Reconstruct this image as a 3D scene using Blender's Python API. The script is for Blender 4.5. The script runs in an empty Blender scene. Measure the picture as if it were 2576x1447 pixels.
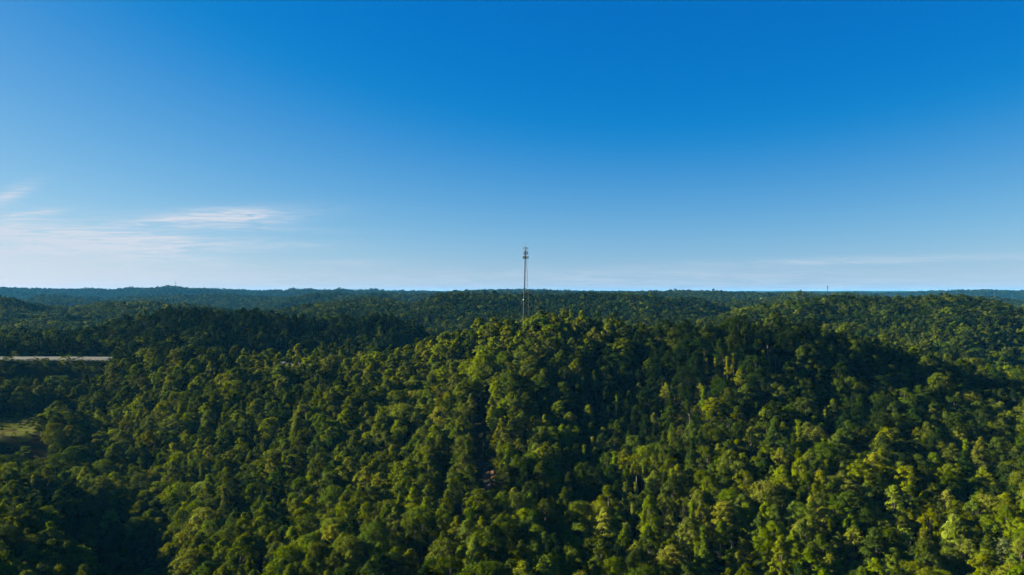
import bpy, math, random
import numpy as np
from mathutils import Vector

SEED = 11
rng = np.random.default_rng(SEED)
random.seed(SEED)
S = bpy.context.scene
COL = S.collection

# ------------------------------------------------------------------ camera
F = 1839.0            # focal length in units of a 2576-wide picture
CX, HY = 1288.0, 738.0
CAMZ = 120.0
TREE_H = 17.0
cam_d = bpy.data.cameras.new("camera")
cam = bpy.data.objects.new("camera", cam_d)
COL.objects.link(cam)
cam.location = (0, 0, CAMZ)
cam.rotation_euler = (math.radians(90), 0, 0)
cam_d.sensor_width = 36
cam_d.lens = F / 2576 * 36
cam_d.shift_y = (HY - 723.5) / 2576
cam_d.clip_start = 1
cam_d.clip_end = 60000
S.camera = cam

SUN_AZ = 80.0      # degrees to the left of the view direction
SUN_EL = 21.0

# ------------------------------------------------------------------ helpers
def mesh_obj(name, verts, faces, mat=None, parent=None, link=True, smooth=False):
    me = bpy.data.meshes.new(name)
    verts = np.asarray(verts, dtype=np.float32)
    if isinstance(faces, np.ndarray):
        n, k = faces.shape
        me.vertices.add(len(verts)); me.vertices.foreach_set("co", verts.ravel())
        me.loops.add(n * k); me.loops.foreach_set("vertex_index", faces.ravel().astype(np.int32))
        me.polygons.add(n)
        me.polygons.foreach_set("loop_start", np.arange(0, n * k, k, dtype=np.int32))
        me.update(calc_edges=True)
    else:
        me.from_pydata([tuple(v) for v in verts], [], faces)
        me.update()
    if smooth:
        me.polygons.foreach_set("use_smooth", np.ones(len(me.polygons), dtype=bool))
    o = bpy.data.objects.new(name, me)
    if mat: me.materials.append(mat)
    if link: COL.objects.link(o)
    if parent: o.parent = parent
    return o

def empty(name, loc, rz=0):
    o = bpy.data.objects.new(name, None)
    COL.objects.link(o)
    o.location = loc
    o.rotation_euler = (0, 0, rz)
    return o

def tag(o, label=None, cat=None, group=None, kind=None):
    if label: o["label"] = label
    if cat: o["category"] = cat
    if group: o["group"] = group
    if kind: o["kind"] = kind
    return o

class MB:
    """collects tubes, boxes and strips into one mesh"""
    def __init__(self): self.v = []; self.f = []
    def tube(self, pts, radii, n=8, cap=True):
        pts = [Vector(p) for p in pts]
        rings = []
        for i, p in enumerate(pts):
            t = (pts[min(i + 1, len(pts) - 1)] - pts[max(i - 1, 0)]).normalized()
            a = t.cross(Vector((0, 0, 1)) if abs(t.z) < .9 else Vector((1, 0, 0))).normalized()
            b = t.cross(a).normalized()
            r = radii[i] if hasattr(radii, '__len__') else radii
            base = len(self.v)
            for k in range(n):
                w = 2 * math.pi * k / n
                self.v.append(p + a * (math.cos(w) * r) + b * (math.sin(w) * r))
            rings.append(base)
        for i in range(len(rings) - 1):
            for k in range(n):
                k2 = (k + 1) % n
                self.f.append((rings[i] + k, rings[i] + k2, rings[i + 1] + k2, rings[i + 1] + k))
        if cap:
            self.f.append(tuple(rings[0] + k for k in reversed(range(n))))
            self.f.append(tuple(rings[-1] + k for k in range(n)))
        return self
    def box(self, c, size, rz=0):
        c = Vector(c); sx, sy, sz = [s / 2 for s in size]
        ca, sa = math.cos(rz), math.sin(rz)
        b = len(self.v)
        for z in (-sz, sz):
            for x, y in ((-sx, -sy), (sx, -sy), (sx, sy), (-sx, sy)):
                self.v.append(c + Vector((x * ca - y * sa, x * sa + y * ca, z)))
        for q in ((0, 3, 2, 1), (4, 5, 6, 7), (0, 1, 5, 4), (1, 2, 6, 5), (2, 3, 7, 6), (3, 0, 4, 7)):
            self.f.append(tuple(b + i for i in q))
        return self
    def build(self, name, mat, parent=None, smooth=False):
        return mesh_obj(name, [tuple(v) for v in self.v], self.f, mat, parent, smooth=smooth)

def at(dx, dy, d):
    """point seen at picture position (dx,dy) at depth d"""
    return ((dx - CX) / F * d, d, CAMZ - (dy - HY) / F * d)

# ---- numpy gradient noise
_perm = rng.permutation(512)
_perm = np.concatenate([_perm, _perm])
_ang = rng.random(512) * 2 * np.pi
_gx, _gy = np.cos(_ang), np.sin(_ang)
def noise2(x, y):
    xi = np.floor(x).astype(int); yi = np.floor(y).astype(int)
    xf, yf = x - xi, y - yi
    def g(ix, iy, fx, fy):
        h = _perm[(_perm[ix & 511] + iy) & 511]
        return _gx[h] * fx + _gy[h] * fy
    u = xf * xf * xf * (xf * (xf * 6 - 15) + 10)
    v = yf * yf * yf * (yf * (yf * 6 - 15) + 10)
    a = g(xi, yi, xf, yf); b = g(xi + 1, yi, xf - 1, yf)
    c = g(xi, yi + 1, xf, yf - 1); d = g(xi + 1, yi + 1, xf - 1, yf - 1)
    return ((a + u * (b - a)) + v * ((c + u * (d - c)) - (a + u * (b - a)))) * 1.5
def sstep(a, b, x):
    t = np.clip((x - a) / (b - a), 0, 1)
    return t * t * (3 - 2 * t)

# ------------------------------------------------------------------ terrain
# tree-top surface as (picture x, picture y, depth in metres)
CP = """
-150,1250,320 0,1240,315 100,1195,345 0,1400,245 130,1300,282 190,1400,258 -250,1450,240 100,1560,220
-100,1120,420 40,1003,480 100,1030,450 100,1160,395 -200,1000,480 30,985,520 -200,960,540
200,960,545 100,945,555 330,905,535 450,880,525 560,893,515 640,903,510 700,913,506 760,910,503 830,905,502 900,893,502 1000,880,505
1100,850,506 1200,825,503 1300,800,500 1380,788,495 1450,792,490
300,1000,500 300,1100,430 300,1200,380 290,1290,352 330,1390,330 370,1500,305
450,960,480 450,1050,440 450,1150,400 450,1250,350 480,1350,305 520,1450,270
600,960,468 600,1050,428 600,1150,385 650,1250,335 650,1350,290 650,1450,258
800,955,462 800,1050,415 800,1150,365 850,1250,315 850,1350,275 850,1450,245
1000,930,468 1000,1000,432 1000,1100,385 1000,1200,330 1000,1320,280 1000,1440,240
1150,870,490 1150,950,445 1150,1050,390 1150,1150,340 1150,1250,298 1150,1350,258 1150,1450,230
1270,860,470 1260,930,430 1255,1030,380 1250,1130,335 1250,1230,295 1270,1330,262 1280,1440,230 1288,1600,190
1450,860,455 1480,950,430 1480,1050,395 1450,1150,345 1450,1250,305 1450,1350,272 1450,1445,245
1550,810,475 1620,818,470 1600,900,445 1620,1000,412 1620,1100,365 1620,1200,318 1620,1300,280 1650,1440,243
1720,816,455 1800,814,440 1900,815,430 1800,880,420 1800,950,400 1800,1050,360 1800,1150,322 1800,1250,290 1800,1350,265 1800,1445,248
2000,817,425 2000,882,415 2000,960,395 2000,1050,355 2000,1150,315 2000,1250,285 2000,1350,258 2000,1445,235
2120,835,435 2200,860,435 2300,885,435 2400,913,430 2500,943,425 2600,970,415
2250,960,400 2250,1050,355 2250,1150,310 2250,1250,280 2250,1350,258 2250,1445,240
2500,1030,380 2500,1130,322 2500,1230,282 2500,1330,254 2500,1440,228
2750,1030,370 2750,1230,260 2750,1440,212 2750,900,520 3000,1000,400 3000,1300,250
0,832,700 50,842,690 90,857,680 156,834,700 195,827,710 278,806,715 348,789,715 435,773,712 521,772,708 591,770,700
681,780,695 747,799,690 800,799,690 880,803,690 971,794,690 1016,801,690 1060,822,690 1099,844,685 1150,872,680
150,872,634 400,866,632 600,866,625 700,868,618 950,876,640 -150,850,640 -200,830,700
1920,789,740 1983,759,820 2046,747,870 2133,739,920 2185,745,910 2237,749,900 2324,744,880 2376,742,870 2411,740,860 2463,749,840 2498,758,830 2576,777,800 2680,795,790 2576,778,900 2498,763,930 2650,795,900
2100,800,760 2300,800,740 2480,830,680 2200,840,680 2400,880,620 2576,880,640 2800,880,640
1016,747,1300 1075,745,1290 1127,740,1280 1179,736,1270 1225,736,1260 1284,740,1250 1353,742,1240 1440,743,1240 1510,740,1230 1579,738,1210 1640,738,1190 1677,740,1180 1718,750,1140 1760,775,1080 1778,803,1030
1016,780,1100 1200,780,1080 1400,780,1060 1600,790,1000 1700,800,960 1000,805,1020 1130,815,960 1250,810,950 1150,838,880 1500,815,920 900,800,1040
0,747,1400 35,749,1400 59,761,1380 76,777,1350 132,780,1500 202,772,1500 236,759,1500 295,758,1500 348,761,1480 382,761,1470 417,758,1450 452,765,1420 487,765,1400 539,777,1350
100,810,1150 300,800,1150 0,800,1150 200,830,1000 50,820,1000 450,800,1100 -200,770,1400
650,772,2300 695,754,2400 730,744,2500 800,742,2500 880,740,2500 960,742,2500
730,784,1500 782,765,1600 834,758,1600 884,756,1550 940,752,1450 620,787,1500
1827,786,1100 1854,772,1300 1907,754,1500 1959,744,1600 2011,742,1600 2046,739,1600 2120,739,1500
0,765,2600 104,748,3000 160,742,3000 208,751,3000 300,752,3200 420,745,3300 560,745,3300 60,752,2800
1100,735,2400 1180,736,2400 1300,738,2500 1450,736,2500 1600,738,2600 1698,737,2700
1768,742,2300 1812,742,2300 1840,752,2000 1780,775,1600
2200,742,2300 2320,745,2400 2450,750,2300 2540,762,2000 2600,768,1900
"""
cps = [tuple(float(t) for t in w.split(',')) for w in CP.split()]
pts = [((x - CX) / F, math.log(d), -(y - HY) / F * d) for x, y, d in cps]
def hid(x, d, z): pts.append(((x - CX) / F, math.log(d), z))
# hollows hidden behind crests
for x in (1200, 1350, 1500, 1650): hid(x, 590, -50); hid(x, 720, -66)
for x in (1780, 1860, 1950, 2030): hid(x, 452, -19); hid(x, 490, -33); hid(x, 560, -54); hid(x, 640, -58)
for x in (2150, 2350, 2550): hid(x, 530, -60)
for x in (-100, 150, 350, 550, 750, 950): hid(x, 780, -42); hid(x, 880, -70); hid(x, 1000, -72 if x < 900 else -60)
for x in (1050, 1250, 1450, 1650): hid(x, 1650, -70)
for x in (2050, 2250, 2450, 2700): hid(x, 1300, -68)
for x in (2480, 2580, 2680): hid(x, 1080, -62)
for x in (-200, 100, 300, 500): hid(x, 2000, -80)
for x in (700, 850): hid(x, 1950, -70)
for x in (1900, 2100): hid(x, 1950, -70)
for x in (-400, 200, 700, 1200, 1700, 2200, 2900): hid(x, 4000, -60)
# skyline
for w in """0,723 70,725 140,726 174,727 209,731 240,725 271,732 348,732 407,727 441,721 480,726 556,728 573,732 636,732 709,733 758,728 800,732 849,733 884,729 971,733
1029,733 1071,728 1100,731 1161,731 1179,727 1218,727 1231,731 1298,728 1353,733 1405,728 1423,733 1475,731 1520,732 1649,735 1694,736 1768,737
1812,736 1848,733 1889,735 1914,737 1948,740 1990,735 2032,734 2060,738 2150,735 2185,738 2220,735 2254,731 2289,732 2341,731 2393,733 2428,730 2446,733 2498,734 2546,734 2576,731 2700,733 -150,724""".split():
    x, y = [float(t) for t in w.split(',')]
    pts.append(((x - CX) / F, math.log(4700 + 500 * math.sin(x * .013)), -(min(735.5, max(722.5, 731.5 + (y - 731.5) * 1.35)) + .8 - HY) / F * 4700))
for u in (-1.2, -.9, .9, 1.2):
    for d, z in ((60, -100), (120, -95), (250, -90), (400, -60 if u > 0 else -75), (650, -50), (1200, -40), (2200, -40), (4500, 10)):
        pts.append((u, math.log(d), z))
for u in (-.6, -.3, 0, .3, .6):
    for d, z in ((40, -100), (110, -96)): pts.append((u, math.log(d), z))
P = np.array(pts)
def kern(r2): return np.where(r2 > 0, .5 * r2 * np.log(np.maximum(r2, 1e-12)), 0)
n = len(P)
A = np.zeros((n + 3, n + 3))
D2 = (P[:, None, 0] - P[None, :, 0]) ** 2 + (P[:, None, 1] - P[None, :, 1]) ** 2
A[:n, :n] = kern(D2) + np.eye(n) * 2e-4
A[:n, n] = 1; A[:n, n + 1:] = P[:, :2]
A[n, :n] = 1; A[n + 1:, :n] = P[:, :2].T
coef = np.linalg.solve(A, np.concatenate([P[:, 2], [0, 0, 0]]))
NU, NV = 440, 620
UMAX = 1.1
L0, L1 = math.log(45), math.log(24000)
us = np.linspace(-UMAX, UMAX, NU)
ls = np.linspace(L0, L1, NV)
GU, GL = np.meshgrid(us, ls, indexing='ij')
gz = np.zeros(GU.size)
q = np.stack([GU.ravel(), GL.ravel()], 1)
for i in range(0, len(q), 20000):
    b = q[i:i + 20000]
    r2 = (b[:, None, 0] - P[None, :, 0]) ** 2 + (b[:, None, 1] - P[None, :, 1]) ** 2
    gz[i:i + 20000] = kern(r2) @ coef[:n] + coef[n] + b @ coef[n + 1:]
Z = gz.reshape(GU.shape)
GD = np.exp(GL)
GX = GU * GD
# far country past the last mapped crest: rolling ridges
def ridged(x, y, w):
    a = 1 - np.abs(noise2(x / w + 7.3, y / w + 1.9))
    b = 1 - np.abs(noise2(x / (w * .45) + 31.1, y / (w * .45) + 17.7))
    return a * .68 + b * .32
far = sstep(math.log(5200), math.log(6500), GL)
Zfar = -85 + 104 * sstep(.35, 1.0, ridged(GX, GD * .8, 1500.)) + 44 * sstep(math.log(7500), math.log(19000), GL)
Z = Z * (1 - far) + Zfar * far
Z = np.clip(Z, -140, 75)
# side valleys cut into the slopes; crests stay where they are
amp = np.interp(GL, [math.log(t) for t in (200, 500, 800, 1300, 2500, 4500, 5500)], [2.5, 4, 9, 22, 52, 50, 0])
wav = np.interp(GL, [math.log(t) for t in (200, 500, 800, 1300, 2500, 5000)], [60, 75, 130, 230, 430, 700])
mid = 1 - ridged(GX, GD, 90.) ; mid2 = 1 - ridged(GX, GD, 230.); mid3 = 1 - ridged(GX, GD, 560.)
w1 = sstep(math.log(1000), math.log(600), GL); w3 = sstep(math.log(1400), math.log(2600), GL); w2 = 1 - w1 - w3
Z = Z - amp * 1.5 * (w1 * mid + w2 * mid2 + w3 * mid3) + amp * .22
Z = Z + CAMZ - TREE_H - 0.5                 # ground level

# ------------------------------------------------------------------ road, track and meadow lines
def world_line(rows, zfix=None):
    out = []
    for dx, d in rows: out.append(((dx - CX) / F * d, d))
    return np.array(out)
ROADZ = CAMZ - 54.0
road_xy = world_line([(-900, 560), (-600, 585), (-300, 600), (0, 603), (145, 603), (290, 598), (450, 587), (620, 568), (700, 553), (771, 541), (850, 543), (930, 556), (1020, 580), (1120, 620), (1230, 670), (1340, 750)])
def smooth_line(p, step=6.0):
    """Catmull-Rom resample"""
    out = []
    for i in range(len(p) - 1):
        p0, p1, p2, p3 = p[max(i - 1, 0)], p[i], p[i + 1], p[min(i + 2, len(p) - 1)]
        m = max(2, int(np.linalg.norm(p2 - p1) / step))
        for k in range(m):
            t = k / m
            out.append(.5 * ((2 * p1) + (-p0 + p2) * t + (2 * p0 - 5 * p1 + 4 * p2 - p3) * t * t + (-p0 + 3 * p1 - 3 * p2 + p3) * t ** 3))
    out.append(p[-1])
    return np.array(out)
road_l = smooth_line(road_xy)
track_l = smooth_line(world_line([(960, 232), (1080, 262), (1100, 282), (1165, 305), (1226, 333), (1222, 350), (1221, 364), (1216, 400), (1222, 430), (1250, 462), (1310, 490)]), 2.0)
def dist_line(x, y, line, chunk=20000):
    x = np.asarray(x).ravel(); y = np.asarray(y).ravel()
    out = np.empty(len(x)); side = np.empty(len(x))
    a = line[:-1]; dv = line[1:] - a; l2 = (dv ** 2).sum(1)
    for i in range(0, len(x), chunk):
        px = x[i:i + chunk, None] - a[None, :, 0]; py = y[i:i + chunk, None] - a[None, :, 1]
        t = np.clip((px * dv[None, :, 0] + py * dv[None, :, 1]) / l2[None], 0, 1)
        ex = px - t * dv[None, :, 0]; ey = py - t * dv[None, :, 1]
        dd = ex * ex + ey * ey
        k = dd.argmin(1); r = np.arange(len(k))
        out[i:i + chunk] = np.sqrt(dd[r, k])
        side[i:i + chunk] = np.sign(dv[k, 0] * py[r, k] - dv[k, 1] * px[r, k])
    return out, side
ROADW = 18.0
near_road = (GD > 380) & (GD < 900) & (GU < .25)
rd, rs = dist_line(GX[near_road], GD[near_road], road_l)
rdx = GU[near_road] * F + CX
back = rs > 0
zz = Z[near_road]
# the carriageway shelf, the fill below it and the stepped cut above it
w = np.where(back, 1 - sstep(ROADW + 4, ROADW + 30, rd), 1 - sstep(ROADW + 1, ROADW + np.where(rdx > 300, 10, 22), rd))
Z[near_road] = zz * (1 - w) + ROADZ * w
# meadow shelf at the left edge
MEAD = (-328.0, 478.0)
MEADZ = CAMZ - 87.0
md = np.hypot((GX - MEAD[0]) / 38.0, (GD - MEAD[1]) / 46.0)
w = 1 - sstep(.9, 1.5, md)
Z = Z * (1 - w) + MEADZ * w

def ground(x, y):
    x = np.asarray(x, float); y = np.asarray(y, float)
    fu = (np.clip(x / y, -UMAX, UMAX - 1e-6) + UMAX) / (2 * UMAX) * (NU - 1)
    fl = (np.clip(np.log(y), L0, L1 - 1e-6) - L0) / (L1 - L0) * (NV - 1)
    iu = np.clip(fu.astype(int), 0, NU - 2); il = np.clip(fl.astype(int), 0, NV - 2)
    a, b = fu - iu, fl - il
    return (Z[iu, il] * (1 - a) * (1 - b) + Z[iu + 1, il] * a * (1 - b) + Z[iu, il + 1] * (1 - a) * b + Z[iu + 1, il + 1] * a * b)

# ------------------------------------------------------------------ materials
def new_mat(name):
    m = bpy.data.materials.new(name); m.use_nodes = True
    nt = m.node_tree; nt.nodes.clear()
    return m, nt, nt.nodes, nt.links
def out_surface(nt, sock):
    o = nt.nodes.new("ShaderNodeOutputMaterial"); nt.links.new(sock, o.inputs[0]); return o
def ramp(nd, stops):
    r = nd.new("ShaderNodeValToRGB"); cr = r.color_ramp
    while len(cr.elements) < len(stops): cr.elements.new(.5)
    for e, (p, c) in zip(cr.elements, stops):
        e.position = p; e.color = (*c, 1)
    return r

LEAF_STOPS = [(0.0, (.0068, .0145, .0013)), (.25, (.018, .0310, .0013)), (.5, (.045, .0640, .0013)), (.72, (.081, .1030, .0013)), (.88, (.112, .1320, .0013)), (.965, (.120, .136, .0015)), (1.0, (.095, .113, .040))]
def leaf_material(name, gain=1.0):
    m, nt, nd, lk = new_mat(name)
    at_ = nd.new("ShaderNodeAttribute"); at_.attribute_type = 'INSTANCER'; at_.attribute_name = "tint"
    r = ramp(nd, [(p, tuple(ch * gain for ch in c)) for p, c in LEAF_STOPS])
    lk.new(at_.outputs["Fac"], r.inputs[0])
    lv = nd.new("ShaderNodeAttribute"); lv.attribute_name = "leaf_var"
    # every tree its own shade of green
    sc7 = nd.new("ShaderNodeMath"); sc7.operation = 'MULTIPLY'; sc7.inputs[1].default_value = 977.0; lk.new(at_.outputs["Fac"], sc7.inputs[0])
    wn = nd.new("ShaderNodeTexWhiteNoise"); wn.noise_dimensions = '1D'; lk.new(sc7.outputs[0], wn.inputs["W"])
    wsep = nd.new("ShaderNodeSeparateColor"); lk.new(wn.outputs["Color"], wsep.inputs[0])
    hv_ = nd.new("ShaderNodeHueSaturation")
    for src, nm, lo, hi in ((0, "Hue", .480, .522), (1, "Saturation", .90, 1.06), (2, "Value", .68, 1.08)):
        mp_ = nd.new("ShaderNodeMapRange"); mp_.inputs[3].default_value = lo; mp_.inputs[4].default_value = hi
        lk.new(wsep.outputs[src], mp_.inputs[0]); lk.new(mp_.outputs[0], hv_.inputs[nm])
    lk.new(r.outputs[0], hv_.inputs["Color"])
    mul = nd.new("ShaderNodeMixRGB"); mul.blend_type = 'MULTIPLY'; mul.inputs[0].default_value = 1
    lk.new(hv_.outputs[0], mul.inputs[1]); lk.new(lv.outputs["Fac"], mul.inputs[2])
    df = nd.new("ShaderNodeBsdfDiffuse"); tr = nd.new("ShaderNodeBsdfTranslucent")
    lk.new(mul.outputs[0], df.inputs[0])
    tw = nd.new("ShaderNodeMixRGB"); tw.blend_type = 'MULTIPLY'; tw.inputs[0].default_value = 1; tw.inputs[2].default_value = (1.35, 1.2, .5, 1)
    lk.new(mul.outputs[0], tw.inputs[1]); lk.new(tw.outputs[0], tr.inputs[0])
    mx = nd.new("ShaderNodeMixShader"); mx.inputs[0].default_value = .36
    lk.new(df.outputs[0], mx.inputs[1]); lk.new(tr.outputs[0], mx.inputs[2])
    out_surface(nt, mx.outputs[0])
    return m
M_LEAF = leaf_material("foliage")

def simple_mat(name, col, rough=.8, metal=0.0, var=.25, scale=1.0):
    m, nt, nd, lk = new_mat(name)
    tc = nd.new("ShaderNodeTexCoord"); nz = nd.new("ShaderNodeTexNoise"); nz.inputs["Scale"].default_value = scale; nz.inputs["Detail"].default_value = 4
    lk.new(tc.outputs["Object"], nz.inputs["Vector"])
    r = ramp(nd, [(.3, tuple(c * (1 - var) for c in col)), (.7, tuple(min(1, c * (1 + var)) for c in col))])
    lk.new(nz.outputs["Fac"], r.inputs[0])
    b = nd.new("ShaderNodeBsdfPrincipled"); b.inputs["Roughness"].default_value = rough; b.inputs["Metallic"].default_value = metal; b.inputs["Specular IOR Level"].default_value = .12
    lk.new(r.outputs[0], b.inputs["Base Color"])
    out_surface(nt, b.outputs[0])
    return m
M_BARK = simple_mat("bark", (.07, .057, .046), .9, 0, .35, .8)
M_BARK_PALE = simple_mat("pale_bark", (.085, .07, .058), .9, 0, .3, .8)
M_STEEL = simple_mat("galvanised_steel", (.045, .05, .053), .6, .2, .15, .5)
M_STEEL_DARK = simple_mat("weathered_steel", (.03, .034, .036), .7, .2, .2, .5)
M_CABLE = simple_mat("black_cable", (.018, .02, .022), .6, 0, .2, 2)
M_PANEL = simple_mat("antenna_plastic", (.2, .2, .195), .5, 0, .08, 1)
M_PANEL_DARK = simple_mat("grey_antenna_plastic", (.06, .07, .075), .5, 0, .1, 1)
M_DISH = simple_mat("white_radome", (.45, .45, .44), .4, 0, .03, 1)
M_CONC = simple_mat("concrete_pavement", (.028, .033, .043), .9, 0, .12, .15)
M_DRY = simple_mat("dry_median_grass", (.035, .030, .014), 1, 0, .3, .12)
M_LINE = simple_mat("white_line_paint", (.3, .3, .3), .7, 0, .08, .3)
M_TRACK = simple_mat("gravel_track", (.032, .023, .019), 1, 0, .45, .35)
M_CLAY = simple_mat("red_clay", (.055, .022, .012), 1, 0, .4, .6)
M_POLE = simple_mat("weathered_wood", (.06, .05, .042), .9, 0, .3, 1)
M_TRANS = simple_mat("transformer_paint", (.25, .29, .31), .4, .2, .05, 1)

# ground
def ground_material():
    m, nt, nd, lk = new_mat("forest_floor")
    tc = nd.new("ShaderNodeTexCoord")
    n1 = nd.new("ShaderNodeTexNoise"); n1.inputs["Scale"].default_value = .05; n1.inputs["Detail"].default_value = 8
    lk.new(tc.outputs["Object"], n1.inputs["Vector"])
    r1 = ramp(nd, [(.3, (.006, .007, .003)), (.55, (.012, .011, .006)), (.75, (.010, .016, .004))])
    lk.new(n1.outputs["Fac"], r1.inputs[0])
    # meadow grass and bare clay follow vertex masks of what grows there
    n2 = nd.new("ShaderNodeTexNoise"); n2.inputs["Scale"].default_value = .12; n2.inputs["Detail"].default_value = 6
    mp = nd.new("ShaderNodeMapping"); mp.inputs["Scale"].default_value = (.5, 2.2, 1); mp.inputs["Rotation"].default_value = (0, 0, .35)
    lk.new(tc.outputs["Object"], mp.inputs[0]); lk.new(mp.outputs[0], n2.inputs["Vector"])
    r2 = ramp(nd, [(.34, (.033, .02, .014)), (.44, (.045, .037, .014)), (.52, (.047, .056, .009)), (.7, (.062, .066, .012))])
    lk.new(n2.outputs["Fac"], r2.inputs[0])
    am = nd.new("ShaderNodeAttribute"); am.attribute_name = "meadow"
    mx = nd.new("ShaderNodeMixRGB"); lk.new(am.outputs["Fac"], mx.inputs[0]); lk.new(r1.outputs[0], mx.inputs[1]); lk.new(r2.outputs[0], mx.inputs[2])
    ac = nd.new("ShaderNodeAttribute"); ac.attribute_name = "cut"
    r3 = ramp(nd, [(.3, (.009, .011, .005)), (.6, (.016, .019, .007)), (.8, (.023, .020, .011))])
    lk.new(n2.outputs["Fac"], r3.inputs[0])
    mx2 = nd.new("ShaderNodeMixRGB"); lk.new(ac.outputs["Fac"], mx2.inputs[0]); lk.new(mx.outputs[0], mx2.inputs[1]); lk.new(r3.outputs[0], mx2.inputs[2])
    aw = nd.new("ShaderNodeAttribute"); aw.attribute_name = "wooded"
    n4 = nd.new("ShaderNodeTexNoise"); n4.inputs["Scale"].default_value = .02; n4.inputs["Detail"].default_value = 10; n4.inputs["Roughness"].default_value = .75
    lk.new(tc.outputs["Object"], n4.inputs["Vector"])
    r4 = ramp(nd, [(.35, (.006, .012, .003)), (.5, (.012, .020, .004)), (.65, (.018, .026, .004))])
    lk.new(n4.outputs["Fac"], r4.inputs[0])
    mx3 = nd.new("ShaderNodeMixRGB"); lk.new(aw.outputs["Fac"], mx3.inputs[0]); lk.new(mx2.outputs[0], mx3.inputs[1]); lk.new(r4.outputs[0], mx3.inputs[2])
    df = nd.new("ShaderNodeBsdfDiffuse"); lk.new(mx3.outputs[0], df.inputs[0])
    out_surface(nt, df.outputs[0])
    return m
M_GROUND = ground_material()
# canopy relief where single trees are no longer built
FAR_D = 5200.0
wooded = sstep(math.log(FAR_D * .92), math.log(FAR_D * 1.1), GL)
Zg = Z + wooded * (TREE_H * .8 + 7 * noise2(GX / 45., GD / 70.) + 4 * noise2(GX / 20., GD / 160.))
verts = np.stack([GX, GD, Zg], -1).reshape(-1, 3)
ii, jj = np.meshgrid(np.arange(NU - 1), np.arange(NV - 1), indexing='ij')
i0 = (ii * NV + jj).ravel()
faces = np.stack([i0, i0 + NV, i0 + NV + 1, i0 + 1], 1)
g = mesh_obj("hills", verts, faces, M_GROUND, smooth=True)
tag(g, "wooded hills and valleys rolling away to the horizon", "hills", kind="structure")
def add_attr(me, name, arr):
    a = me.attributes.new(name, 'FLOAT', 'POINT'); a.data.foreach_set("value", np.ascontiguousarray(arr, dtype=np.float32).ravel())
add_attr(g.data, "meadow", 1 - sstep(.85, 1.05, md))
cut = np.zeros(GX.shape); cut[near_road] = 1 - sstep(ROADW + 20, ROADW + 40, rd)
add_attr(g.data, "cut", cut)
add_attr(g.data, "wooded", wooded)

def ribbon(name, line, offs, mat, lift, parent=None, zfun=None, thick=.5):
    """strip between two lateral offsets (left positive) of a line, with a real thickness"""
    t = np.gradient(line, axis=0); t /= np.linalg.norm(t, axis=1)[:, None]
    nrm = np.stack([-t[:, 1], t[:, 0]], 1)
    cols = np.linspace(offs[0], offs[1], 5)
    m = len(line); V = []; Fc = []
    for c in cols:
        p = line + nrm * c
        z = (zfun(p[:, 0], p[:, 1]) if zfun else ground(p[:, 0], p[:, 1])) + lift
        V.append(np.column_stack([p, z]))
    for c in (cols[0], cols[-1]):
        p = line + nrm * c
        z = (zfun(p[:, 0], p[:, 1]) if zfun else ground(p[:, 0], p[:, 1])) - thick
        V.append(np.column_stack([p, z]))
    V = np.concatenate(V)
    def quad(a, b):
        for i in range(m - 1): Fc.append((a * m + i, b * m + i, b * m + i + 1, a * m + i + 1))
    for k in range(4): quad(k + 1, k)
    quad(0, 5); quad(6, 4)
    return mesh_obj(name, V, Fc, mat, parent)
flat = lambda x, y: np.full(len(x), ROADZ)
o = ribbon("road", road_l, (5, 16), M_CONC, .35, zfun=flat); tag(o, "far carriageway of the pale highway below the dark hill", "road", kind="structure")
o = ribbon("road", road_l, (-17, -5), M_CONC, .35, zfun=flat); tag(o, "near carriageway of the pale highway below the dark hill", "road", kind="structure")
o = ribbon("median", road_l, (-4.9, 4.9), M_DRY, .25, zfun=flat); tag(o, "dry grass median between the highway carriageways", "median", kind="structure")
for off in (5.6, 15.4, -5.7, -16.4):
    o = ribbon("road_line", road_l, (off - .12, off + .12), M_LINE, .36, zfun=flat, thick=-.351); tag(o, "white edge line on the highway", "road line", kind="structure")
drive_l = smooth_line(world_line([(960, 232), (1080, 262), (1100, 282), (1165, 305), (1226, 333), (1222, 350), (1219, 362), (1190, 368), (1110, 360), (1020, 352)]), 2.0)
o = ribbon("dirt_track", drive_l, (-1.7, 1.7), M_TRACK, .12, thick=.3); tag(o, "grey brown dirt track climbing the utility cut", "track", kind="structure")
bare = drive_l[-9:]
o = ribbon("clay_bank", bare, (-3.6, 3.6), M_CLAY, .2, thick=.3); tag(o, "patch of bare red clay where the dirt track ends among trees", "bank", kind="structure")
seg = track_l[(track_l[:, 1] > 326) & (track_l[:, 1] < 356)]
o = ribbon("clay_bank", seg, (-3.9, -2.4), M_CLAY, .55, thick=.3); tag(o, "strip of bare red clay beside the dirt track", "bank", kind="structure")

# ------------------------------------------------------------------ trees
def unit(v): return v / np.maximum(np.linalg.norm(v, axis=-1, keepdims=True), 1e-9)

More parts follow.
